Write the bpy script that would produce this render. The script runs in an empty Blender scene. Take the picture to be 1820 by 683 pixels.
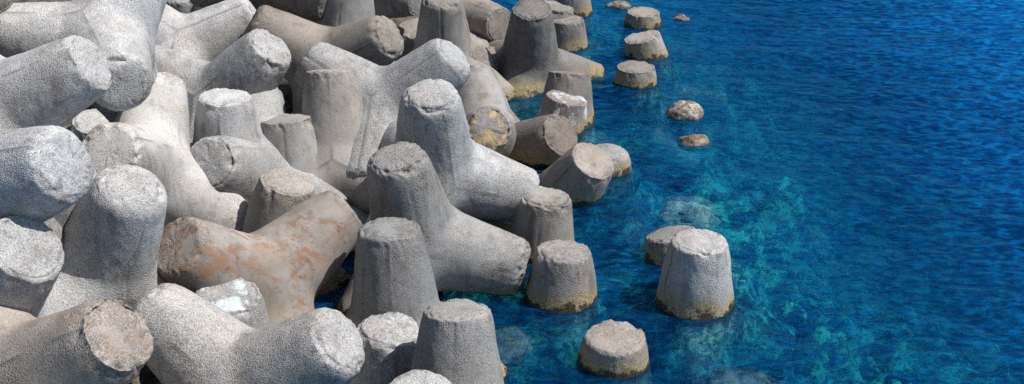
import bpy, math, random
import numpy as np
from mathutils import Matrix, Vector

# ------------------------------------------------------------------ scene
sc = bpy.context.scene
col = sc.collection
sc.render.engine = 'CYCLES'
sc.view_settings.view_transform = 'Standard'
sc.view_settings.look = 'None'
sc.view_settings.exposure = 0
sc.cycles.max_bounces = 6
sc.cycles.transparent_max_bounces = 8
sc.cycles.use_denoising = False
sc.render.resolution_x, sc.render.resolution_y = 1024, 384
sc.cycles.sample_clamp_direct = 1.5
sc.cycles.sample_clamp_indirect = 1.5
POSES={
 'T1':(-0.7054, -0.8809, -2.8687, -5.9132, 16.9739, 3.2884),
 'T2':(0.4082, 1.0019, 0.6008, -6.7944, 15.1817, 2.9415),
 'T3':(-0.6439, 1.1663, -1.5382, -5.9247, 12.1184, 3.2243),
 'T4':(0.2967, 0.4439, 0.1949, -5.0448, 13.2245, 1.6567),
 'T8':(0.3861, -1.5054, -0.4201, -5.9853, 13.6025, 1.7965),
 'T5':(-1.4537, 0.218, -3.321, -5.9648, 11.5683, 2.0001),
 'T6':(0.5022, 0.8009, 0.4752, -4.9684, 10.4738, 1.7571),
 'T6b':(0.0021, -0.0021, 1.5708, -4.6679, 9.4059, 0.7235),
 'T7':(-1.3484, 1.3525, 3.2561, -3.0472, 11.8726, 0.7952),
 'T9':(-2.1232, 3.4116, -3.3358, -3.3721, 14.1762, 0.8758),
 'T10':(1.0243, 0.0304, -0.4652, -4.0866, 17.7156, 0.8731),
 'T11':(-0.1061, 0.2396, -0.8435, -3.6537, 16.2668, -0.0679),
 'T12':(0.0128, 0.0254, 1.5384, -4.3853, 17.5237, 0.7441),
 'T13':(0.0328, -0.2567, -2.5255, -3.4439, 17.8194, 0.1779),
 'T14':(-0.2472, 0.1875, 1.5978, -2.8366, 18.3063, 0.7805),
 'T15':(0.9566, -0.896, -2.003, -2.0883, 19.0474, 1.467),
 'T16':(0.3534, 0.0083, -0.005, -1.181, 17.2225, 1.2152),
 'T17':(-0.5193, -0.3053, 3.9574, -1.3507, 15.8834, 0.6781),
 'T18':(0.001, -0.1013, -2.5915, -1.5473, 14.1591, 0.1494),
 'T19':(0.4909, 1.5138, 16.1401, -0.6681, 12.3018, -0.054),
 'T20':(0.0799, -0.0029, 1.5002, -1.6163, 13.2808, -0.6842),
 'T20b':(0.0695, 0.2593, -2.6068, -1.0106, 11.5591, -0.3097),
 'T21':(-0.1069, 0.1926, -2.7738, -3.6018, 13.2085, -0.1097),
 'T22':(0.1724, -0.042, 3.529, 0.357, 17.0409, -0.6989),
 'T23':(-0.0142, 0.0918, 1.5079, 0.6644, 15.5107, -0.8805),
 'T24':(-0.054, 0.6609, -1.4476, 0.6346, 19.3005, -0.5772),
 'T25':(0.6795, 0.7118, 0.0452, -0.1118, 21.1416, -0.3075),
 'T26':(0.0055, 0.0207, -15.1843, 1.6743, 20.0993, -1.2597),
 'T27':(-0.5814, -0.853, -1.3894, -0.457, 21.249, -0.0584),
 'T28':(-0.4832, -0.7217, 4.2984, 0.3781, 24.6817, 0.2124),
 'T29':(-0.2944, -0.0131, -0.5825, 1.0023, 22.2977, -0.6645),
 'T30':(-0.1066, 0.1843, -0.775, 0.7181, 21.9526, -0.9389),
 'T31':(-0.0064, 0.0064, -4.7124, 1.239, 27.0238, -0.959),
 'T31b':(0.3338, -0.05, 3.3911, 0.7175, 27.4183, -0.7405),
 'T31c':(-0.0064, 0.0064, -4.7123, 1.5024, 29.7532, -0.9997),
 'T32':(-0.015, 0.015, -10.9956, 3.1515, 28.6891, -1.286),
 'T33':(-0.0032, -0.2574, 0.0687, 3.3035, 26.4574, -1.1375),
 'T34':(-0.0293, -0.0079, 5.7595, 2.5997, 24.5789, -1.2436),
 'T38':(0.162, -0.3505, -2.3917, 2.7544, 16.5286, -1.1701),
 'T39':(-0.0, -0.0, -1.6779, 2.6351, 15.426, -0.6349),
 'T40':(0.099, 0.0265, -0.5231, 1.3458, 13.971, -1.1978),
 'T41':(0.2038, 1.1452, 0.8055, -6.144, 21.7693, 1.551),
 'T42':(0.4801, 0.6007, 0.7259, -4.8756, 19.115, 1.5322),
 'T43':(-0.1812, 0.2552, -0.8604, -6.1197, 19.6632, 0.3008),
 'T44':(-0.7431, -0.7335, -1.4424, -5.3573, 16.3761, 1.5521),
 'T46':(0.6417, -0.1547, 3.0092, -6.6311, 24.6433, 0.3194),
 'T47':(0.7978, -0.6153, 7.7599, -6.7585, 24.9117, 0.3347),
 'T48':(0.0424, 0.1309, 1.4273, -3.3161, 23.2867, 1.1195),
 'T49':(0.9133, 0.5805, 0.9544, -3.3506, 21.3814, 1.4499),
 'T50':(0.2122, -0.0645, -0.3306, -4.2803, 26.4849, -0.7766),
 'T51':(0.9148, 1.5337, 0.0183, -4.8428, 23.9227, 2.4856),
 'T54':(0.7538, 1.3875, 0.1694, -3.4835, 25.8186, 1.6682),
 'T55':(0.1021, 0.3812, -2.5938, -2.0911, 26.1032, -0.6573),
 'T56':(0.1295, -0.1361, 1.5734, -1.3958, 24.174, 0.4666),
 'T57':(0.4498, -1.9036, 3.1818, -1.4465, 24.9678, -0.0569),
 'T58':(0.429, 0.1521, 0.8707, -1.3273, 25.7438, -0.7761),
 'T59':(1.6168, -0.2372, 1.3696, -1.2939, 26.878, 0.7278),
 'T61':(0.0027, 0.0007, -0.5236, -1.114, 26.9487, -0.5277),
 'T62':(-0.5501, 0.4695, -3.2192, -0.7576, 25.2462, -0.974),
 'T65':(0.2889, 0.0519, 1.1992, -7.6086, 20.4173, -0.6479),
 'T66':(0.678, 0.8505, -2.0023, -2.2908, 20.572, -1.0182),
 'T67':(1.1796, -0.2585, 1.9614, -3.6376, 16.5114, -0.8006),
 'T70':(2.0215, 0.0793, 1.6444, -8.3441, 16.6901, 4.6263),
 'T73':(-0.612, 1.4504, -1.817, -1.4571, 18.2375, -0.3104),
}
_pale = dict(tone=1.27, agg=.72, warm=.05)
_fresh = dict(tone=1.2, agg=.9, warm=0.0)
_grey = dict(tone=.80, agg=.35, warm=.3, kind='m')
_dark = dict(tone=.70, agg=.5, warm=.1)
_brown = dict(tone=.78, agg=.3, warm=.75, kind='s')
def _s(a, **k): d = dict(a); d.update(k); return d
TETRA = [
('T1', 'big bleached tetrapod in the top left, its upper leg cut by the top edge', _s(_pale, kind='r')),
('T2', 'pale tetrapod at the left edge with white end disc and a seamed shaded underside', _s(_pale, seam=1, warm=.05)),
('T3', 'speckled blue-grey tetrapod leg poking in from the left edge below the seamed one', _s(_fresh, kind='r')),
('T4', 'large pale tetrapod at lower left with two broad smooth legs and a cracked seam', _s(_pale, seam=1, collar=0, kind='w', tone=1.2)),
('T8', 'pale tetrapod lying level under the speckled leg at the left edge', _s(_pale, kind='r')),
('T5', 'tetrapod at the left edge with a bright worn leg end overhanging a dark gap', _s(_pale, kind='m', tone=1.05)),
('T6', 'brownish broken tetrapod at bottom left with rough gravel at its chipped end', _s(_brown, tone=.98, chip=2.2, agg=.5, rust=.4, warm=.8)),
('T6b', 'pale tetrapod end barely showing in the bottom left corner', _s(_pale)),
('T7', 'speckled pale tetrapod at the bottom edge, its two legs spread in a wide V', _s(_fresh, tone=1.1, warm=.25, kind='r')),
('T9', 'rust stained tetrapod with orange streaks and a peeling smooth skin', _s(_brown, tone=.78, rust=1.0, agg=.2, warm=.7, kind='m', seam=.4)),
('T10', 'grey tetrapod with a round end disc facing the viewer above the rust stained one', _s(_pale, tone=.95, collar=1, kind='m', agg=.6)),
('T11', 'grey brown tetrapod leg standing just above the rust stained one', _s(_grey, warm=.6, tone=.95, kind='s', collar=.8)),
('T12', 'pale upright tetrapod leg with a thin dark crack, behind the round end disc', _s(_pale, seam=1, kind='m', agg=.4)),
('T13', 'short upright tetrapod leg with a whitened flat top, left of the tall brown one', _s(_grey, tone=.95, warm=.3, kind='s')),
('T14', 'tall brown grey upright tetrapod with a vertical seam and a ringed flat top', _s(_grey, warm=.55, tone=.88, kind='s', seam=1, collar=1)),
('T15', 'blue-grey pebbly tetrapod with two legs spread in a wide V in the upper middle', _s(_fresh, tone=1.0, seam=.8, kind='r')),
('T16', 'pebbly grey tetrapod in the centre with an upright leg and one reaching right', _s(_fresh, tone=1.08, kind='r')),
('T17', 'dark weathered tetrapod with a rough gravel top and a long leg reaching right', _s(_dark, chip=2.0, tone=.78, warm=.25, kind='r')),
('T18', 'dark grey upright tetrapod leg with a vertical groove, right of the rust stained one', _s(_dark, tone=.68, seam=1)),
('T19', 'grey upright tetrapod leg with a speckled top at the bottom edge beside the water', _s(_dark, tone=.88, agg=.55, warm=.3)),
('T20', 'black and white speckled tetrapod leg between the wide V and the grey upright leg', _s(_fresh, tone=1.1, kind='r', chip=1.3, agg=1.2)),
('T20b', 'speckled tetrapod end cut by the bottom edge below the black and white speckled leg', _s(_fresh, tone=1.15, kind='r', agg=1.2)),
('T21', 'tetrapod with a white painted round top in front of the rust stained one', _s(_pale, tone=.95, paint=1.0, pend=1, kind='m')),
('T22', 'brown grey tetrapod with ringed flat top behind the end of the dark leg', _s(_grey, warm=.55, tone=.82, collar=1, kind='m')),
('T23', 'grey tetrapod leg standing at the water with an ochre band, beside the black gap', _s(_dark, tone=.84, warm=.35, chip=1.4)),
('T24', 'tan tetrapod leaning right at the water edge with a broad ochre foot', _s(_brown, tone=.9, warm=.8, rust=.2)),
('T25', 'speckled dark tetrapod leg leaning right, behind the tan leaning one', _s(_brown, tone=.6, agg=.7, rust=.2)),
('T26', 'pale round topped tetrapod leg in the water just right of the tan leaning one', _s(_pale, tone=.85, kind='r')),
('T27', 'grey tetrapod with a round leg end facing the viewer covered in yellow orange lichen', _s(_grey, tone=.8, lichen=1.0, lleg=1, warm=.4, chip=1.3)),
('T28', 'tall dark tetrapod standing in the water near the top, with a flat cap', _s(_dark, tone=.55, warm=.5, kind='s', collar=1, seam=.4, agg=.6)),
('T29', 'dark brown tetrapod leg behind the one with a white paint patch', _s(_grey, tone=.62, warm=.6, kind='s')),
('T30', 'brown tetrapod leg with a patch of flaking white paint at the water edge', _s(_brown, tone=.8, paint=.9, warm=.7, rust=.2)),
('T31', 'brown grey tetrapod leg in the water right of the tall dark one', _s(_grey, tone=.7, warm=.6, kind='s')),
('T31b', 'tetrapod leg with a tilted oval top right of the tall dark one', _s(_grey, tone=.75, warm=.5, kind='s', collar=1)),
('T31c', 'farthest tetrapod leg by the water, cut by the top edge of the picture', _s(_grey, tone=.75, warm=.6, kind='s')),
('T32', 'farthest of the three tetrapod legs standing together in the water', _s(_brown, tone=.75, warm=.6, kind='s', chip=1.2)),
('T33', 'middle of the three tetrapod legs in the water, leaning left with bleached foot', _s(_brown, tone=1.0, warm=.6)),
('T34', 'nearest of the three tetrapod legs standing together in the water, broad and low', _s(_brown, tone=.72, warm=.6, kind='s')),
('T38', 'tetrapod leg half hidden behind the big upright one out in the water', _s(_pale, tone=.75, chip=1.6)),
('T39', 'big upright grey tetrapod leg standing out in the water above a green ledge', _s(_dark, tone=1.15, agg=.7, warm=.1)),
('T40', 'short stubby brown tetrapod leg in the water near the bottom edge', _s(_brown, tone=.9, warm=.65, kind='m', rust=.15)),
('T41', 'pale tetrapod at upper left lying toward the right beside a dark gap', _s(_pale, kind='r')),
('T42', 'pale tetrapod at upper left with a rough broken leg end pointing up right', _s(_pale, tone=1.05, chip=1.8)),
('T43', 'tetrapod with a bright white end disc squeezed behind the smooth patched upper leg', _s(_pale, tone=1.35)),
('T44', 'light tetrapod left of centre with a smooth patched upper leg', _s(_pale, agg=.4, warm=.3)),
('T46', 'tetrapod end with a rough broken ring at the top edge', _s(_pale, chip=1.8, collar=1)),
('T47', 'smooth blue-grey tetrapod leg at the top edge left of the rough broken ring', _s(_pale, tone=1.0, agg=.2)),
('T48', 'tall grey tetrapod leg with a rusty vertical seam cut by the top edge', _s(_grey, tone=.85, seam=1, kind='s', agg=.1)),
('T49', 'brown tetrapod lying in front of the leg with the rusty seam', _s(_brown, tone=.75, warm=.8, kind='r', agg=.4)),
('T50', 'small pale topped tetrapod end in the dark hollow near the top edge', _s(_brown, tone=1.1)),
('T51', 'brown shaded tetrapod leg slanting down from the top edge over the dark hollow', _s(_brown, tone=.6)),
('T54', 'dark tetrapod lying at the top edge with its leg end pointing right', _s(_dark, tone=.6, kind='s')),
('T55', 'small rounded tetrapod end right of the brown lying one', _s(_grey, tone=.8, warm=.5)),
('T56', 'streaked brown grey upright tetrapod cut by the top edge, right of the upper middle', _s(_grey, tone=.8, warm=.55, kind='r', seam=.9)),
('T57', 'round brownish tetrapod end behind the right leg of the blue-grey V', _s(_brown, tone=.75, kind='r')),
('T58', 'small grey tetrapod end above the round brownish one', _s(_grey, tone=.75, warm=.5)),
('T59', 'brown tetrapod with a ringed end disc left of the tall dark capped one', _s(_brown, tone=.75, rust=.3, collar=1)),
('T61', 'tetrapod end barely showing at the top edge between two brown ones', _s(_grey, tone=.7)),
('T62', 'small brown tetrapod end in the shade left of the tall dark one', _s(_brown, tone=.7)),
('T65', 'pale tetrapod end deep in the gap below the seamed leg at left', _s(_pale, kind='s')),
('T66', 'round speckled tetrapod end in the gap left of the dark weathered one', _s(_grey, tone=.7, agg=.8)),
('T67', 'ochre tetrapod end low in the dark gap right of the rust stained one', _s(_brown, tone=.9, warm=.9)),
('T70', 'shaded brown tetrapod leg in the extreme top left corner', _s(_brown, tone=.8)),
('T73', 'low tetrapod leg in the shade beneath the leg reaching right in the centre', _s(_brown, tone=.8)),
]
ROCKS = [
('rock', (3.42, 22.75, -.02), (.36, .34), .25, 'pale domed rock standing alone in the water', 'rocks breaking the surface', 1, 1.2, .08, 'rock', .09),
('rock', (3.40, 21.3, -.04), (.30, .27), .13, 'small brown rock awash below the pale domed one', 'rocks breaking the surface', 2, .9, .45, 'rock', .2),
('rock', (4.15, 29.1, -.05), (.19, .18), .12, 'tiny rock awash at the top right of the three legs', 'rocks breaking the surface', 3, 1.0, .4, 'rock', .2),
('rock', (2.72, 30.2, -.06), (.34, .25), .17, 'flat dark rock behind the farthest of the three legs', 'rocks breaking the surface', 4, .8, .2, 'rock', .2),
('rock', (2.95, 13.45, -.315), (.55, .42), .26, 'dark weedy rock just under the water at the bottom edge', 'rocks under the surface', 5, 1.0, .0, 'rock', .25),
('rock', (2.95, 18.6, -.325), (.52, .45), .28, 'pale rock just under the water above the half hidden leg', 'rocks under the surface', 6, 2.4, 0, 'rock', .3),
('rock', (-.12, 14.45, -.265), (.42, .42), .22, 'brown rock under the water beside the black gap', 'rocks under the surface', 7, .9, .3, 'rock', .25),
]
SHOALS = [(4.4, 16.6, 2.0, 1.7, .95), (6.0, 15.2, 1.7, 1.3, .9), (3.9, 20.0, 1.1, 1.4, .9), (5.1, 21.8, .8, .9, .75), (5.9, 28.4, .9, .8, .6), (3.2, 14.2, .9, .8, .9),
          (1.4, 16.4, .6, 1.0, .6), (2.2, 14.6, .8, .7, .8), (3.5, 25.5, .9, .9, .8), (2.2, 23.0, .6, .9, .7), (4.6, 13.4, 1.4, 1.0, .8), (6.9, 18.0, .6, .6, .6), (1.2, 13.4, .8, .7, .6), (7.6, 16.5, .8, .6, .5)]
LEG, R_TIP, TAPER = 1.61, 0.405, 0.165      # metres: hub to leg end, end radius, taper
S8 = math.sqrt(8) / 3
AX = np.array([[0, 0, 1]] + [[S8 * math.cos(a), S8 * math.sin(a), -1 / 3] for a in (0, 2 * math.pi / 3, 4 * math.pi / 3)])

# ------------------------------------------------------------------ numpy noise
def _h(ix, iy, iz, s):
    n = (ix * 374761393 + iy * 668265263 + iz * 2147483647 + s * 974634777) & 0xFFFFFFFF
    n = ((n ^ (n >> 13)) * 1274126177) & 0xFFFFFFFF
    n = n ^ (n >> 16)
    return (n & 0xFFFF) / 65535.0 * 2 - 1

def vnoise(p, s=0):
    i = np.floor(p).astype(np.int64); f = p - i; f = f * f * (3 - 2 * f)
    r = 0
    for dx in (0, 1):
        wx = f[:, 0] if dx else 1 - f[:, 0]
        for dy in (0, 1):
            wy = f[:, 1] if dy else 1 - f[:, 1]
            for dz in (0, 1):
                wz = f[:, 2] if dz else 1 - f[:, 2]
                r = r + wx * wy * wz * _h(i[:, 0] + dx, i[:, 1] + dy, i[:, 2] + dz, s)
    return r

def fbm(p, s=0, o=3, g=0.5):
    r = 0; a = 1.0
    for k in range(o):
        r = r + a * vnoise(p * (2.03 ** k) + k * 17.3, s + k); a *= g
    return r

def smooth01(x): 
    x = np.clip(x, 0, 1); return x * x * (3 - 2 * x)

# ------------------------------------------------------------------ tetrapod base shape
def sdf(p, bev):
    k = 0.11; d = None
    for a in AX:
        t = p @ a
        q = np.sqrt(np.maximum((p * p).sum(1) - t * t, 1e-12))
        side = (q - (R_TIP + (LEG - np.maximum(t, 0)) * TAPER)) * 0.987
        side = np.where(t < 0, np.sqrt(q * q + t * t) - (R_TIP + LEG * TAPER), side)
        end = t - LEG
        m = np.minimum(np.maximum(side + bev, end + bev), 0) + np.sqrt(np.maximum(side + bev, 0) ** 2 + np.maximum(end + bev, 0) ** 2) - bev
        if d is None: d = m
        else:
            h = np.clip(0.5 + 0.5 * (d - m) / k, 0, 1)
            d = d * (1 - h) + m * h - k * h * (1 - h)
    return d

class Base: pass
def frame(a):
    # azimuth frame whose zero points to another leg, so the four legs match at their shared borders
    o = AX[1] if abs(a[2]) > 0.9 else AX[0]
    u = o - a * (o @ a); u /= np.linalg.norm(u); return u, np.cross(a, u)

def make_base(bev, nphi=96):
    B = Base(); P = []; F = []; leg = []; tl = []; ph = []; rim = []
    rows_disc = [0.0, .25, .45, .62, .74, .80, .835, .86, .89, .94]
    for li, a in enumerate(AX):
        u, v = frame(a)
        phi = np.arange(nphi) / nphi * 2 * math.pi
        # border angle with the nearest other leg
        oth = [o for j, o in enumerate(AX) if j != li]
        w = np.cos(phi)[:, None] * u + np.sin(phi)[:, None] * v
        thm = np.full(nphi, 9.0)
        for o in oth:
            n = a - o                        # dir.(a-o)=0 on the border
            A = n @ a; Bv = w @ n
            th = np.where(Bv < -1e-9, np.arctan2(A, -Bv), 9.0)
            thm = np.minimum(thm, th)
        rings = []
        for f in rows_disc: rings.append(np.full(nphi, math.atan(f * (R_TIP) / LEG)))
        th_r = math.atan(R_TIP / LEG)
        # side rows even in distance along the leg
        def th_of(t): return np.arctan((R_TIP + (LEG - t) * TAPER) / t)
        tb = np.linspace(0.05, LEG, 400)
        thb = th_of(tb)
        tborder = np.interp(thm, thb[::-1], tb[::-1])
        ts = [LEG - 0.0, LEG - .03, LEG - .06, LEG - .10, LEG - .15, LEG - .20]
        for t in ts: rings.append(np.full(nphi, math.atan((R_TIP + (LEG - t) * TAPER) / t)) * 1.0)
        for s in np.linspace(0, 1, 27)[1:]:
            t = (LEG - .20) * (1 - s) + tborder * s
            rings.append(np.minimum(th_of(t), thm) if s < 1 else thm)
        base = len(P)
        dirs = []
        dirs.append(a[None]); tl0 = 0
        for r in rings[1:]:
            dirs.append(np.cos(r)[:, None] * a + np.sin(r)[:, None] * w)
        nr = len(rings) - 1
        off = sum(len(x) for x in P)
        for i in range(nphi):
            F.append((li, off, off + 1 + i, off + 1 + (i + 1) % nphi, -1))
        for r in range(nr - 1):
            o0 = off + 1 + r * nphi; o1 = o0 + nphi
            for i in range(nphi):
                j = (i + 1) % nphi
                F.append((li, o0 + i, o1 + i, o1 + j, o0 + j))
        P.append(np.concatenate(dirs)); leg.append(np.full(len(P[-1]), li))
        ph.append(np.concatenate([[0.0], np.tile(phi, nr)]))
    D = np.concatenate(P); D /= np.linalg.norm(D, axis=1)[:, None]
    lo = np.full(len(D), .3); hi = np.full(len(D), 1.9)
    for _ in range(34):
        m = (lo + hi) / 2; ins = sdf(D * m[:, None], bev) < 0
        lo = np.where(ins, m, lo); hi = np.where(ins, hi, m)
    B.co = D * ((lo + hi) / 2)[:, None]
    B.leg = np.concatenate(leg); B.phi = np.concatenate(ph)
    B.t = (B.co * AX[B.leg]).sum(1)
    B.q = np.sqrt(np.maximum((B.co ** 2).sum(1) - B.t ** 2, 0))
    B.faces = F
    key = {}; canon = np.empty(len(D), np.int64)
    for i, k in enumerate(map(tuple, np.round(B.co * 2000).astype(np.int64))):
        canon[i] = key.setdefault(k, i)
    B.canon = canon
    q = np.array([f[1:] for f in F]); B.quad = q
    B.tri = np.concatenate([q[:, :3], q[q[:, 3] >= 0][:, [0, 2, 3]]])
    B.n = normals(B, B.co)
    # per-leg faces
    rows = len(rings) - 1; ndisc = 7; nhub = 12          # rings of the end face, rings given to the hub
    def pick(sel):
        fs = [tuple(x for x in f[1:] if x >= 0) for f in sel]
        ids = np.unique(np.concatenate([np.array(f) for f in fs])); mp = {int(k): i for i, k in enumerate(ids)}
        return ids, [tuple(mp[int(x)] for x in f) for f in fs]
    per = nphi + (rows - 1) * nphi
    B.parts = []; hub = []
    for li in range(4):
        fl = F[li * per:(li + 1) * per]
        a_, b_ = nphi * (1 + ndisc), nphi * (rows - nhub)
        B.parts.append((pick(fl[:a_]), pick(fl[a_:b_]))); hub += fl[b_:]
    B.hub = pick(hub)
    return B

def normals(B, co):
    t = B.canon[B.tri]
    c = co[t]; n = np.cross(c[:, 1] - c[:, 0], c[:, 2] - c[:, 0])
    N = np.zeros_like(co)
    for k in range(3): np.add.at(N, t[:, k], n)
    N = N[B.canon]
    return N / np.maximum(np.linalg.norm(N, axis=1), 1e-12)[:, None]

BASES = {'s': make_base(.03), 'm': make_base(.065), 'r': make_base(.13), 'w': make_base(.21)}

def build_mesh_data(B, seed, agg, chip, collar, seam):
    sh = np.array([seed * 3.17, seed * 1.31, seed * 7.77])
    p = B.co
    d = 0.012 * vnoise(p * 1.6 + sh, 1) + 0.007 * vnoise(p * 4 + sh, 2) + 0.004 * agg * fbm(p * 11 + sh, 3, 2)
    fine = fbm(p * 24 + sh, 5, 2)
    d += 0.003 * agg * fine
    # worn, broken rim at every leg end
    edge = np.exp(-((B.t - (LEG - .03)) / .10) ** 2) * np.clip((B.q / R_TIP - .55) / .3, 0, 1)
    n1 = fbm(p * 3.2 + sh, 9, 3)
    d -= edge * chip * (0.004 + 0.05 * np.maximum(n1 - .25, 0) + .07 * np.maximum(fbm(p * 6.5 + sh, 15, 2) - .35, 0) + .016 * np.abs(fbm(p * 12 + sh, 12, 2)))
    # collar line cast around the end disc
    rr = B.q / R_TIP
    ring = np.exp(-((rr - .86) / .03) ** 2) * (B.t > LEG - .12)
    rn = np.clip(.55 + .9 * fbm(p * 2.2 + sh, 21, 2), 0, 1) * collar
    d -= ring * rn * .012
    d += (rr < .84) * (B.t > LEG - .12) * rn * .008
    # mould seams along the legs
    sm = np.zeros(len(p))
    side = (B.t < LEG - .06)
    for a0 in (math.pi / 3, math.pi, 5 * math.pi / 3):
        dp = np.abs((B.phi - a0 + math.pi) % (2 * math.pi) - math.pi)
        sm = np.maximum(sm, (dp < 0.04) * side * 1.0)
    smn = np.clip(.5 + 1.2 * fbm(p * 2.5 + sh, 31, 2), 0, 1) * seam
    d += sm * smn * .012 * (1 if seed % 2 else -1)
    d = d[B.canon]
    co = p + B.n * d[:, None]
    N = normals(B, co)
    dark = np.clip(ring * rn * .9 + sm * smn * .9, 0, 1)
    worn = np.exp(-(np.maximum(LEG - B.t, 0) / (.16 + .12 * chip)) ** 2) * smooth01((fbm(p * 2.3 + sh, 41, 3) + .22 * chip - .10) * 3)
    d2 = worn * (.010 * fbm(p * 21 + sh, 44, 2) - .006)
    co = co + N * d2[B.canon][:, None]; N = normals(B, co)
    rough = np.clip(np.maximum(edge * chip * (.5 + .9 * n1), worn * min(1, .55 * chip)), 0, 1)
    return co, N, dark[B.canon], rough[B.canon]

# ------------------------------------------------------------------ node helpers
def new_mat(name):
    m = bpy.data.materials.new(name); m.use_nodes = True
    nt = m.node_tree; nt.nodes.clear()
    return m, nt
class NT:
    def __init__(s, nt): s.nt = nt
    def n(s, t, **kw):
        x = s.nt.nodes.new(t)
        for k, v in kw.items(): setattr(x, k, v)
        return x
    def put(s, sock, v):
        if v is None: return
        if hasattr(v, 'is_output'): s.nt.links.new(v, sock)
        else:
            if hasattr(sock.default_value, '__len__') and not hasattr(v, '__len__'): v = (v,) * len(sock.default_value)
            if hasattr(v, '__len__') and len(v) == 3 and len(sock.default_value) == 4: v = tuple(v) + (1,)
            sock.default_value = v
    def math(s, op, a, b=None, c=None, clamp=False):
        x = s.n('ShaderNodeMath', operation=op, use_clamp=clamp)
        for i, v in enumerate((a, b, c)): s.put(x.inputs[i], v) if v is not None else None
        return x.outputs[0]
    def mix(s, f, a, b, mode='MIX'):
        x = s.n('ShaderNodeMix', data_type='RGBA', blend_type=mode, clamp_factor=True)
        s.put(x.inputs[0], f); s.put(x.inputs[6], a); s.put(x.inputs[7], b); return x.outputs[2]
    def noise(s, vec, scale, detail=2, rough=.5, dist=0.0):
        x = s.n('ShaderNodeTexNoise'); s.put(x.inputs['Vector'], vec)
        x.inputs['Scale'].default_value = scale; x.inputs['Detail'].default_value = detail
        x.inputs['Roughness'].default_value = rough; x.inputs['Distortion'].default_value = dist
        return x.outputs['Fac']
    def vor(s, vec, scale, feat='F1', out='Distance', rnd=1.0):
        x = s.n('ShaderNodeTexVoronoi', feature=feat); s.put(x.inputs['Vector'], vec)
        x.inputs['Scale'].default_value = scale; x.inputs['Randomness'].default_value = rnd
        return x.outputs[out]
    def ramp(s, v, a, b, x0=0.0, x1=1.0):
        x = s.n('ShaderNodeMapRange', interpolation_type='SMOOTHSTEP')
        s.put(x.inputs[0], v); s.put(x.inputs[1], a); s.put(x.inputs[2], b); x.inputs[3].default_value = x0; x.inputs[4].default_value = x1
        return x.outputs[0]
    def attr(s, name, typ='OBJECT'):
        return s.n('ShaderNodeAttribute', attribute_name=name, attribute_type=typ).outputs['Fac']
    def vmath(s, op, a, b=None):
        x = s.n('ShaderNodeVectorMath', operation=op); s.put(x.inputs[0], a)
        if b is not None: s.put(x.inputs[1], b)
        return x.outputs[0]

SEA_BLUE = (.0014, .068, .250)
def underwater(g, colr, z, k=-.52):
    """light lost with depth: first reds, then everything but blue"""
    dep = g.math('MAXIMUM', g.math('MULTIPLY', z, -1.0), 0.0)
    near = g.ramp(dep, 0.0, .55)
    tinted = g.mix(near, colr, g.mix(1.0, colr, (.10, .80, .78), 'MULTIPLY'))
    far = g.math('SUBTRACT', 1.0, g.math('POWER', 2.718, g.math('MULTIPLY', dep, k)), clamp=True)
    lit = g.mix(g.ramp(dep, .0, .12), tinted, g.mix(1.0, tinted, (1.7, 1.7, 1.7), 'MULTIPLY'))  # colour lifted to make up for sunlight the refracting surface stops
    return g.mix(far, lit, SEA_BLUE)

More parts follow.
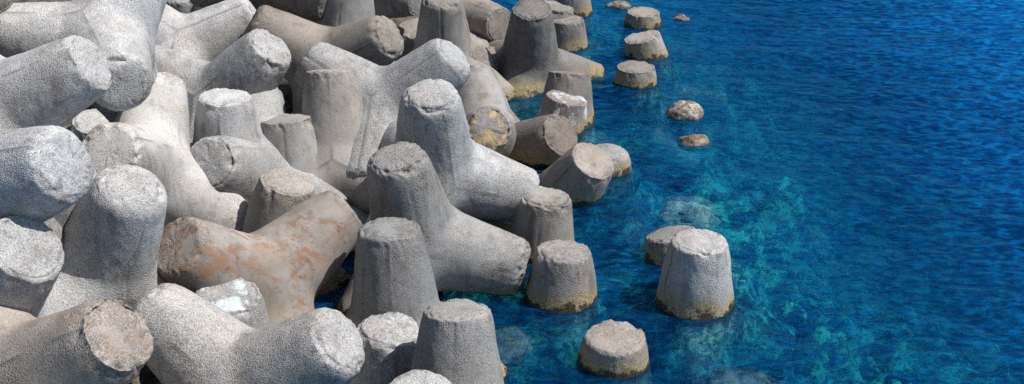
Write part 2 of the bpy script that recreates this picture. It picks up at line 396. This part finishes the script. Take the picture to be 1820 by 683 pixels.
def concrete():
    m, nt = new_mat('weathered_concrete'); g = NT(nt)
    tc = g.n('ShaderNodeTexCoord'); geo = g.n('ShaderNodeNewGeometry')
    seed = g.attr('seed')
    cx = g.n('ShaderNodeCombineXYZ')
    g.put(cx.inputs[0], g.math('MULTIPLY', seed, 3.71)); g.put(cx.inputs[1], g.math('MULTIPLY', seed, 1.93)); g.put(cx.inputs[2], g.math('MULTIPLY', seed, 5.3))
    v = g.vmath('ADD', tc.outputs['Object'], cx.outputs[0])
    sep = g.n('ShaderNodeSeparateXYZ'); g.put(sep.inputs[0], geo.outputs['Position']); z = sep.outputs[2]
    sn = g.n('ShaderNodeSeparateXYZ'); g.put(sn.inputs[0], geo.outputs['Normal']); nz = sn.outputs[2]
    tone, warm, agg, rust = g.attr('tone'), g.attr('warm'), g.attr('agg'), g.attr('rust')
    paint, lich = g.attr('paint'), g.attr('lichen')
    dark, rim = g.attr('dark', 'GEOMETRY'), g.attr('rim', 'GEOMETRY')
    big = g.noise(v, 1.1, 4, .6); mid = g.noise(v, 4.5, 5, .65, .4); fin = g.noise(v, 30, 3, .7); grit = g.noise(v, 62, 2, .7)
    # where the skin has worn off and the pebbles show
    aggm = g.math('ADD', agg, g.math('MULTIPLY', g.math('SUBTRACT', mid, .5), 1.5))
    aggm = g.math('ADD', aggm, g.math('MULTIPLY', rim, 1.2), clamp=True)
    aggm = g.ramp(aggm, .15, .75)
    base = g.mix(warm, (.405, .43, .46), (.37, .315, .265))
    base = g.mix(g.ramp(big, .35, .7), base, g.mix(1.0, base, (.70, .68, .66), 'MULTIPLY'))
    base = g.mix(g.ramp(mid, .52, .72), base, g.mix(1.0, base, (1.28, 1.25, 1.2), 'MULTIPLY'))
    base = g.mix(g.math('MULTIPLY', g.ramp(mid, .46, .33), .6), base, g.mix(1.0, base, (.6, .57, .55), 'MULTIPLY'))
    # pebbles: each its own grey, buff or blue-grey
    vp = g.n('ShaderNodeTexVoronoi'); g.put(vp.inputs['Vector'], v); vp.inputs['Scale'].default_value = 64
    sc_ = g.n('ShaderNodeSeparateColor'); g.put(sc_.inputs[0], vp.outputs['Color'])
    peb = g.mix(sc_.outputs[0], (.30, .295, .29), (.62, .61, .59))
    peb = g.mix(g.math('MULTIPLY', sc_.outputs[1], .5), peb, (.42, .31, .22))
    peb = g.mix(g.ramp(vp.outputs['Distance'], .35, .62), peb, g.mix(1.0, peb, (.35, .34, .34), 'MULTIPLY'))
    peb = g.mix(g.ramp(sc_.outputs[2], .86, .9), peb, (.07, .065, .06))
    c = g.mix(g.math('MULTIPLY', aggm, .46), base, peb)
    # fine grit, pits
    c = g.mix(g.ramp(grit, .40, .27), c, g.mix(1.0, c, (.55, .53, .52), 'MULTIPLY'))
    c = g.mix(g.math('MULTIPLY', g.ramp(fin, .60, .75), .55), c, g.mix(1.0, c, (1.45, 1.43, 1.4), 'MULTIPLY'))
    pit = g.vor(v, 9)
    pitm = g.ramp(pit, .10, .05)
    c = g.mix(g.math('MULTIPLY', pitm, .75), c, (.07, .065, .06))
    pit2 = g.math('MULTIPLY', g.ramp(g.vor(v, 21), .17, .09), g.ramp(g.noise(v, 2.2, 3), .45, .6))
    c = g.mix(g.math('MULTIPLY', pit2, .7), c, (.10, .095, .09))
    # black crust blotches on the worn ends
    blot = g.math('MULTIPLY', g.ramp(g.noise(v, 13, 4, .7), .56, .68), g.math('ADD', g.math('MULTIPLY', rim, .9), g.math('MULTIPLY', agg, .22), clamp=True))
    c = g.mix(g.math('MULTIPLY', blot, .75), c, (.09, .08, .07))
    # upward faces paler, in patches
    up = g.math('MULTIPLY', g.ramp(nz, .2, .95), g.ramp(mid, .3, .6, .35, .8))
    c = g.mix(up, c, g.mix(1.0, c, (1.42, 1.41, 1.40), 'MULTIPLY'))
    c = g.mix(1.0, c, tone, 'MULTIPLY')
    # rain and salt run-off streaks down the steep faces
    ms = g.n('ShaderNodeMapping'); g.put(ms.inputs[0], geo.outputs['Position']); ms.inputs['Scale'].default_value = (5.5, 5.5, .55)
    st = g.noise(ms.outputs[0], 1.0, 4, .7)
    steep = g.ramp(nz, .55, .1)
    c = g.mix(g.math('MULTIPLY', g.math('MULTIPLY', g.ramp(st, .50, .66), steep), .55), c, g.mix(1.0, c, (.50, .46, .43), 'MULTIPLY'))
    c = g.mix(g.math('MULTIPLY', g.math('MULTIPLY', g.ramp(st, .44, .32), steep), .35), c, g.mix(1.0, c, (1.35, 1.34, 1.32), 'MULTIPLY'))
    # patches of brown and grey staining
    c = g.mix(g.math('MULTIPLY', g.ramp(g.noise(v, 2.1, 5, .68, .5), .54, .66), .45), c, g.mix(1.0, c, (.74, .64, .55), 'MULTIPLY'))
    # rust
    mr = g.n('ShaderNodeMapping'); g.put(mr.inputs[0], v); mr.inputs['Scale'].default_value = (1.0, 1.0, .45); mr.inputs['Rotation'].default_value = (.5, .3, 0)
    clus = g.ramp(g.noise(v, 1.3, 3, .6), .38, .52)
    rm = g.math('MULTIPLY', g.ramp(g.noise(mr.outputs[0], 5.5, 7, .78, .6), .50, .58), clus)
    rm = g.math('MULTIPLY', rm, rust)
    c = g.mix(g.math('MULTIPLY', rm, .85), c, g.mix(g.ramp(g.noise(v, 5, 4, .7), .56, .64), (.27, .15, .09), (.085, .062, .05)))
    rm2 = g.math('MULTIPLY', g.ramp(g.noise(v, 1.7, 3, .6), .5, .68), g.math('MULTIPLY', rust, .7))
    c = g.mix(rm2, c, (.33, .235, .175))
    # flaking pale paint and yellow lichen
    pm = g.math('MULTIPLY', g.ramp(g.noise(v, 3.1, 6, .7), .5, .56), paint)
    c = g.mix(pm, c, (.58, .64, .70))
    lm = g.math('MULTIPLY', g.ramp(g.noise(v, 4.2, 6, .75), .48, .56), lich)
    c = g.mix(g.math('MULTIPLY', lm, .85), c, (.58, .41, .22))
    c = g.mix(g.math('MULTIPLY', dark, .75), c, (.06, .055, .05))
    # tide band: ochre crust above the water, near-black weed at the water line
    wob = g.math('MULTIPLY', g.math('SUBTRACT', g.noise(geo.outputs['Position'], 3.6, 6, .72), .5), .62)
    zz = g.math('ADD', z, wob)
    c = g.mix(g.ramp(zz, .50, .14, 0.0, .35), c, (.30, .25, .18))
    c = g.mix(g.ramp(zz, .27, .13, 0.0, .72), c, g.mix(g.ramp(fin, .42, .58), (.22, .16, .06), (.44, .35, .18)))
    c = g.mix(g.ramp(zz, .09, .03, 0.0, .95), c, g.mix(g.ramp(grit, .42, .62), (.014, .011, .009), (.085, .06, .03)))
    sw = g.noise(v, 5.5, 6, .75, 1.0)
    sub = g.mix(g.ramp(sw, .44, .60), (.035, .030, .015), (.46, .50, .42))
    sub = g.mix(g.ramp(g.noise(v, 1.9, 3, .6), .42, .58), sub, g.mix(1.0, sub, (.25, .28, .25), 'MULTIPLY'))
    c = g.mix(g.ramp(z, -.02, -.22), c, sub)
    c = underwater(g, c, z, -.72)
    b = g.n('ShaderNodeBsdfPrincipled')
    g.put(b.inputs['Base Color'], c)
    wet = g.ramp(zz, .12, .0)
    g.put(b.inputs['Roughness'], g.math('SUBTRACT', .9, g.math('MULTIPLY', wet, .5)))
    b.inputs['Specular IOR Level'].default_value = .25
    hgt = g.math('ADD', g.math('MULTIPLY', aggm, g.math('MULTIPLY', g.math('SUBTRACT', .5, vp.outputs['Distance']), 1.1)), g.math('MULTIPLY', fin, .55))
    hgt = g.math('ADD', hgt, g.math('MULTIPLY', g.noise(v, 17, 3, .65), g.math('ADD', .35, g.math('MULTIPLY', rim, 1.6))))
    hgt = g.math('SUBTRACT', hgt, g.math('MULTIPLY', pitm, .7))
    bp = g.n('ShaderNodeBump'); bp.inputs['Strength'].default_value = .5; bp.inputs['Distance'].default_value = .012
    g.put(bp.inputs['Height'], hgt); g.put(b.inputs['Normal'], bp.outputs[0])
    o = g.n('ShaderNodeOutputMaterial'); g.put(o.inputs[0], b.outputs[0])
    return m

def rock_mat():
    m, nt = new_mat('barnacled_rock'); g = NT(nt)
    geo = g.n('ShaderNodeNewGeometry'); v = geo.outputs['Position']
    sep = g.n('ShaderNodeSeparateXYZ'); g.put(sep.inputs[0], v); z = sep.outputs[2]
    a = g.noise(v, 5, 5, .7); f = g.noise(v, 32, 3, .7)
    tone = g.attr('tone'); warm = g.attr('warm')
    c = g.mix(g.ramp(a, .42, .60), (.10, .085, .075), (.45, .43, .38))
    c = g.mix(warm, c, g.mix(g.ramp(a, .4, .6), (.30, .17, .06), (.42, .27, .12)))
    c = g.mix(g.ramp(f, .45, .32), c, (.05, .035, .03))
    c = g.mix(g.ramp(f, .58, .7), c, (.55, .50, .45))
    c = g.mix(1.0, c, tone, 'MULTIPLY')
    zz = g.math('ADD', z, g.math('MULTIPLY', g.math('SUBTRACT', a, .5), .2))
    c = g.mix(g.ramp(zz, .12, .02, 0, .55), c, (.06, .05, .04))
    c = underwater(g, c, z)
    b = g.n('ShaderNodeBsdfPrincipled'); g.put(b.inputs['Base Color'], c); b.inputs['Roughness'].default_value = .75
    bp = g.n('ShaderNodeBump'); bp.inputs['Strength'].default_value = .8; bp.inputs['Distance'].default_value = .03
    g.put(bp.inputs['Height'], g.math('ADD', f, a)); g.put(b.inputs['Normal'], bp.outputs[0])
    o = g.n('ShaderNodeOutputMaterial'); g.put(o.inputs[0], b.outputs[0]); return m

def seabed_mat():
    m, nt = new_mat('rocky_seabed'); g = NT(nt)
    geo = g.n('ShaderNodeNewGeometry'); v = geo.outputs['Position']
    sep = g.n('ShaderNodeSeparateXYZ'); g.put(sep.inputs[0], v); z = sep.outputs[2]
    # ripples above bend the view of the bottom: broken, streaky patches
    w = g.n('ShaderNodeTexNoise'); g.put(w.inputs['Vector'], v); w.inputs['Scale'].default_value = 4.5; w.inputs['Detail'].default_value = 3
    vv = g.vmath('ADD', v, g.vmath('MULTIPLY', g.vmath('SUBTRACT', w.outputs['Color'], (.5, .5, .5)), (.42, .3, .15)))
    a = g.noise(vv, 2.1, 6, .74); f = g.noise(vv, 10, 4, .7, .4)
    c = g.mix(g.ramp(a, .45, .57), (.010, .022, .018), (.72, .76, .60))
    c = g.mix(g.math('MULTIPLY', g.ramp(f, .50, .40), .85), c, (.02, .03, .02))
    c = g.mix(g.math('MULTIPLY', g.ramp(f, .58, .70), g.ramp(a, .45, .6)), c, (.62, .66, .58))
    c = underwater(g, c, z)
    b = g.n('ShaderNodeBsdfDiffuse'); g.put(b.inputs[0], c)
    o = g.n('ShaderNodeOutputMaterial'); g.put(o.inputs[0], b.outputs[0]); return m

def water_mat():
    m, nt = new_mat('sea_water'); g = NT(nt)
    geo = g.n('ShaderNodeNewGeometry'); v = geo.outputs['Position']
    mp = g.n('ShaderNodeMapping'); g.put(mp.inputs[0], v); mp.inputs['Rotation'].default_value = (0, 0, math.radians(14)); mp.inputs['Scale'].default_value = (.85, 1.35, 1)
    q = mp.outputs[0]
    w1 = g.noise(q, 1.3, 2, .5, .4); w2 = g.noise(q, 3.0, 2, .5, .4); w3 = g.noise(q, 7.5, 2, .6, .3)
    h = g.math('ADD', g.math('MULTIPLY', w1, .42), g.math('ADD', g.math('MULTIPLY', w2, .16), g.math('MULTIPLY', w3, .045)))
    bp = g.n('ShaderNodeBump'); bp.inputs['Strength'].default_value = 1.0; bp.inputs['Distance'].default_value = .36; g.put(bp.inputs['Height'], h)
    fr = g.n('ShaderNodeFresnel'); fr.inputs['IOR'].default_value = 1.33; g.put(fr.inputs['Normal'], bp.outputs[0])
    gl = g.n('ShaderNodeBsdfGlossy'); gl.inputs['Roughness'].default_value = .24; g.put(gl.inputs['Color'], (.10, .55, .95)); g.put(gl.inputs['Normal'], bp.outputs[0])
    tr = g.n('ShaderNodeBsdfTransparent'); g.put(tr.inputs[0], (.66, .96, .98))
    rf = g.n('ShaderNodeBsdfRefraction'); rf.inputs['IOR'].default_value = 1.33; rf.inputs['Roughness'].default_value = .0; g.put(rf.inputs['Color'], (.55, .93, .97)); g.put(rf.inputs['Normal'], bp.outputs[0])
    tm = g.n('ShaderNodeMixShader'); g.put(tm.inputs[0], .38); g.put(tm.inputs[1], tr.outputs[0]); g.put(tm.inputs[2], rf.outputs[0])
    df = g.n('ShaderNodeBsdfDiffuse')
    sep = g.n('ShaderNodeSeparateXYZ'); g.put(sep.inputs[0], v)
    # water body blue, with light and dark ripple slopes painted in; denser seaward
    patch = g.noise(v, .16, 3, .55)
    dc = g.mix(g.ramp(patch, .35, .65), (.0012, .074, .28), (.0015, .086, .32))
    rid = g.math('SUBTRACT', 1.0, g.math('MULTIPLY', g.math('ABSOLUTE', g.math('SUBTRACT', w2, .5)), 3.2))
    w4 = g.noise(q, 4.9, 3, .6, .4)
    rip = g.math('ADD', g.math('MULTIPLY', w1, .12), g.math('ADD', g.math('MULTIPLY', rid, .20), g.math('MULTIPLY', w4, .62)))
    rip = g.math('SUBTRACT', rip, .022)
    dc = g.mix(g.math('MULTIPLY', g.ramp(rip, .515, .445), .95), dc, (.001, .034, .155))  # dark and bright slopes imitate changing sky reflection in the diffuse colour
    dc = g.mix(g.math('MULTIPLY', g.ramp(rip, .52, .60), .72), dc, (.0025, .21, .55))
    g.put(df.inputs[0], dc); g.put(df.inputs['Normal'], bp.outputs[0])
    off = g.math('ADD', sep.outputs[0], g.math('MULTIPLY', g.math('SUBTRACT', patch, .5), 7.0))
    body = g.ramp(off, 5.0, 13.5, .20, .88)
    body = g.math('ADD', body, g.ramp(sep.outputs[1], 21.0, 40.0, 0.0, .35), clamp=True)
    mx = g.n('ShaderNodeMixShader'); g.put(mx.inputs[0], body); g.put(mx.inputs[1], tm.outputs[0]); g.put(mx.inputs[2], df.outputs[0])
    mx2 = g.n('ShaderNodeMixShader'); g.put(mx2.inputs[0], fr.outputs[0]); g.put(mx2.inputs[1], mx.outputs[0]); g.put(mx2.inputs[2], gl.outputs[0])
    o = g.n('ShaderNodeOutputMaterial'); g.put(o.inputs[0], mx2.outputs[0]); return m

CONC, ROCK, BED, SEA = concrete(), rock_mat(), seabed_mat(), water_mat()

# ------------------------------------------------------------------ objects
def mesh_obj(name, co, faces, mat, parent=None, N=None, attrs=None):
    me = bpy.data.meshes.new(name)
    me.from_pydata(co.tolist(), [], faces)
    me.polygons.foreach_set('use_smooth', np.ones(len(me.polygons), bool))
    me.materials.append(mat)
    for k, a in (attrs or {}).items():
        at = me.attributes.new(k, 'FLOAT', 'POINT'); at.data.foreach_set('value', a.astype(np.float32))
    if N is not None: me.normals_split_custom_set_from_vertices(N.tolist())
    o = bpy.data.objects.new(name, me); col.objects.link(o)
    if parent: o.parent = parent
    return o

def rotvec(w):
    w = Vector(w); a = w.length
    return Matrix.Rotation(a, 4, w.normalized()) if a > 1e-6 else Matrix.Identity(4)

DEF = dict(tone=1.0, warm=.2, agg=.6, rust=0, paint=0, lichen=0, kind='m', chip=1.0, collar=.5, seam=.8)
def tetrapod(idx, pose, label, st):
    s = dict(DEF); s.update(st)
    root = bpy.data.objects.new('tetrapod', None); col.objects.link(root)
    root.empty_display_size = .3
    root.matrix_world = Matrix.Translation(pose[3:6]) @ rotvec(pose[:3])
    root['label'] = label; root['category'] = 'tetrapod'; root['group'] = 'concrete tetrapods of the breakwater'
    B = BASES[s['kind']]
    co, N, dark, rim = build_mesh_data(B, idx + 1, s['agg'], s['chip'], s['collar'], s['seam'])
    def piece(name, ids_fs, parent, li):
        ids, fs = ids_fs
        o = mesh_obj(name, co[ids], fs, CONC, parent, N[ids], {'dark': dark[ids], 'rim': rim[ids]})
        for k in ('tone', 'warm', 'agg', 'rust'): o[k] = float(s[k])
        o['seed'] = float(idx + 1)
        o['paint'] = float(s['paint'] if li == 0 and (name == 'end_face' or not s.get('pend')) else 0)
        o['lichen'] = float(s['lichen'] if li == s.get('lleg', 0) and name == 'end_face' else 0)
        return o
    piece('hub', B.hub, root, -1)
    for li, (end, leg) in enumerate(B.parts):
        o = piece('leg', leg, root, li)
        piece('end_face', end, o, li)
    return root

for i, (key, label, st) in enumerate(TETRA):
    tetrapod(i, POSES[key], label, st)

def rock(name, loc, r, h, label, group, seed, tone=1.0, warm=0.0, cat='rock', rough=.22):
    n, mrows = 48, 26; P = []; F = []
    for j in range(mrows + 1):
        th = math.pi * j / mrows
        for i in range(n):
            a = 2 * math.pi * i / n
            P.append((math.sin(th) * math.cos(a), math.sin(th) * math.sin(a), math.cos(th)))
    P = np.array(P)
    d = 1 + rough * fbm(P * 1.4 + seed * 5.1, seed, 3) + .06 * fbm(P * 7 + seed, seed + 4, 2)
    co = P * d[:, None] * np.array([r[0], r[1], h])
    co[:, 2] += .02
    for j in range(mrows):
        for i in range(n):
            k = (i + 1) % n
            F.append((j * n + i, (j + 1) * n + i, (j + 1) * n + k, j * n + k))
    o = mesh_obj(name, co, F, ROCK); o.location = loc
    o['label'] = label; o['category'] = cat; o['tone'] = tone; o['warm'] = warm
    if group: o['group'] = group
    return o

for a in ROCKS: rock(*a)

# ------------------------------------------------------------------ sea floor, mound and water sheets
def sheet(name, xs, ys, zf, mat):
    X, Y = np.meshgrid(xs, ys); p = np.stack([X.ravel(), Y.ravel(), np.zeros(X.size)], 1)
    p[:, 2] = zf(p); nx, ny = len(xs), len(ys)
    i = np.arange(nx * ny).reshape(ny, nx)
    f = np.stack([i[:-1, :-1], i[:-1, 1:], i[1:, 1:], i[1:, :-1]], -1).reshape(-1, 4)
    o = mesh_obj(name, p, f.tolist(), mat); o['kind'] = 'structure'; return o

def axis(a0, a1, step, far0, far1):
    mid_ = np.arange(a0, a1 + 1e-6, step)
    g1 = step * 1.35 ** np.arange(1, 40); up = a1 + np.cumsum(g1); up = up[up < far1]
    dn = a0 - np.cumsum(g1); dn = dn[dn > far0][::-1]
    return np.concatenate([[far0], dn, mid_, up, [far1]])

def shoal(p):
    s = np.zeros(len(p))
    for (x, y, rx, ry, w) in SHOALS:
        s = np.maximum(s, w * np.exp(-(((p[:, 0] - x) / rx) ** 2 + ((p[:, 1] - y) / ry) ** 2)))
    return np.minimum(1.25 * s, .92)
def bed_z(p):
    x = p[:, 0]
    base = -1.9 - 1.3 * smooth01((x - 1.0) / 7.0) - 5 * smooth01((x - 9) / 40)
    lump = fbm(p * .9, 3, 4, .55); cell = np.abs(fbm(p * 1.7, 8, 3))
    z = base + .28 * lump + .16 * cell
    sh = shoal(p)
    z = z + sh * (np.maximum(-.75 - base, 0)) * (.70 + .30 * lump + .14 * fbm(p * 3.1, 14, 2))
    return np.minimum(z, -.25)
sheet('seabed', axis(-9, 16, .1, -400, 2500), axis(9, 36, .1, -400, 2500), bed_z, BED)

def mound_z(p):
    return -1.6 - 3.2 * smooth01((p[:, 0] + 1.5) / 3.0) + 2.2 * smooth01((.2 - p[:, 0]) / 6.5) + .22 * fbm(p * 1.3, 5, 3)
mo = sheet('rubble_mound', np.arange(-30, 2.01, .25), np.arange(4, 60.1, .25), mound_z, ROCK)
mo['tone'] = .45; mo['warm'] = .1

def wave_z(p):
    c, s_ = math.cos(.24), math.sin(.24)
    q = np.stack([(p[:, 0] * c + p[:, 1] * s_) * .45, (-p[:, 0] * s_ + p[:, 1] * c), np.zeros(len(p))], 1)
    fade = np.exp(-np.maximum(np.abs(p[:, 0]) - 20, 0) / 10) * np.exp(-np.maximum(np.abs(p[:, 1] - 24) - 22, 0) / 10)
    return (.035 * vnoise(q * .9, 2) + .022 * vnoise(q * 2.1 + 9.3, 4) + .008 * vnoise(q * 4.7 + 3.3, 6)) * fade
sheet('sea_water', axis(-6, 20, .09, -400, 2500), axis(8, 40, .09, -400, 2500), wave_z, SEA)

# ------------------------------------------------------------------ light, sky, camera
SUN = Vector((.59, -.06, .80)).normalized()
ld = bpy.data.lights.new('sun', 'SUN'); ld.energy = 5.0; ld.angle = math.radians(.5); ld.color = (1, .955, .88)
lo = bpy.data.objects.new('sun', ld); col.objects.link(lo)
lo.rotation_euler = SUN.to_track_quat('Z', 'Y').to_euler(); lo.location = (20, 0, 30)
w = bpy.data.worlds.new('World'); sc.world = w; w.use_nodes = True
nt = w.node_tree; nt.nodes.clear()
sky = nt.nodes.new('ShaderNodeTexSky'); sky.sky_type = 'NISHITA'; sky.sun_disc = False
sky.sun_elevation = math.asin(SUN.z); sky.sun_rotation = math.atan2(SUN.x, SUN.y)
bg = nt.nodes.new('ShaderNodeBackground'); bg.inputs[1].default_value = .075
wo = nt.nodes.new('ShaderNodeOutputWorld')
nt.links.new(sky.outputs[0], bg.inputs[0]); nt.links.new(bg.outputs[0], wo.inputs[0])

cd = bpy.data.cameras.new('camera'); co_ = bpy.data.objects.new('camera', cd); col.objects.link(co_)
cd.sensor_width = 36; cd.lens = 36 * 2190 / 1820; cd.clip_end = 5000
co_.location = (0, 0, 8.9); co_.rotation_euler = (math.radians(65), 0, 0)
sc.camera = co_
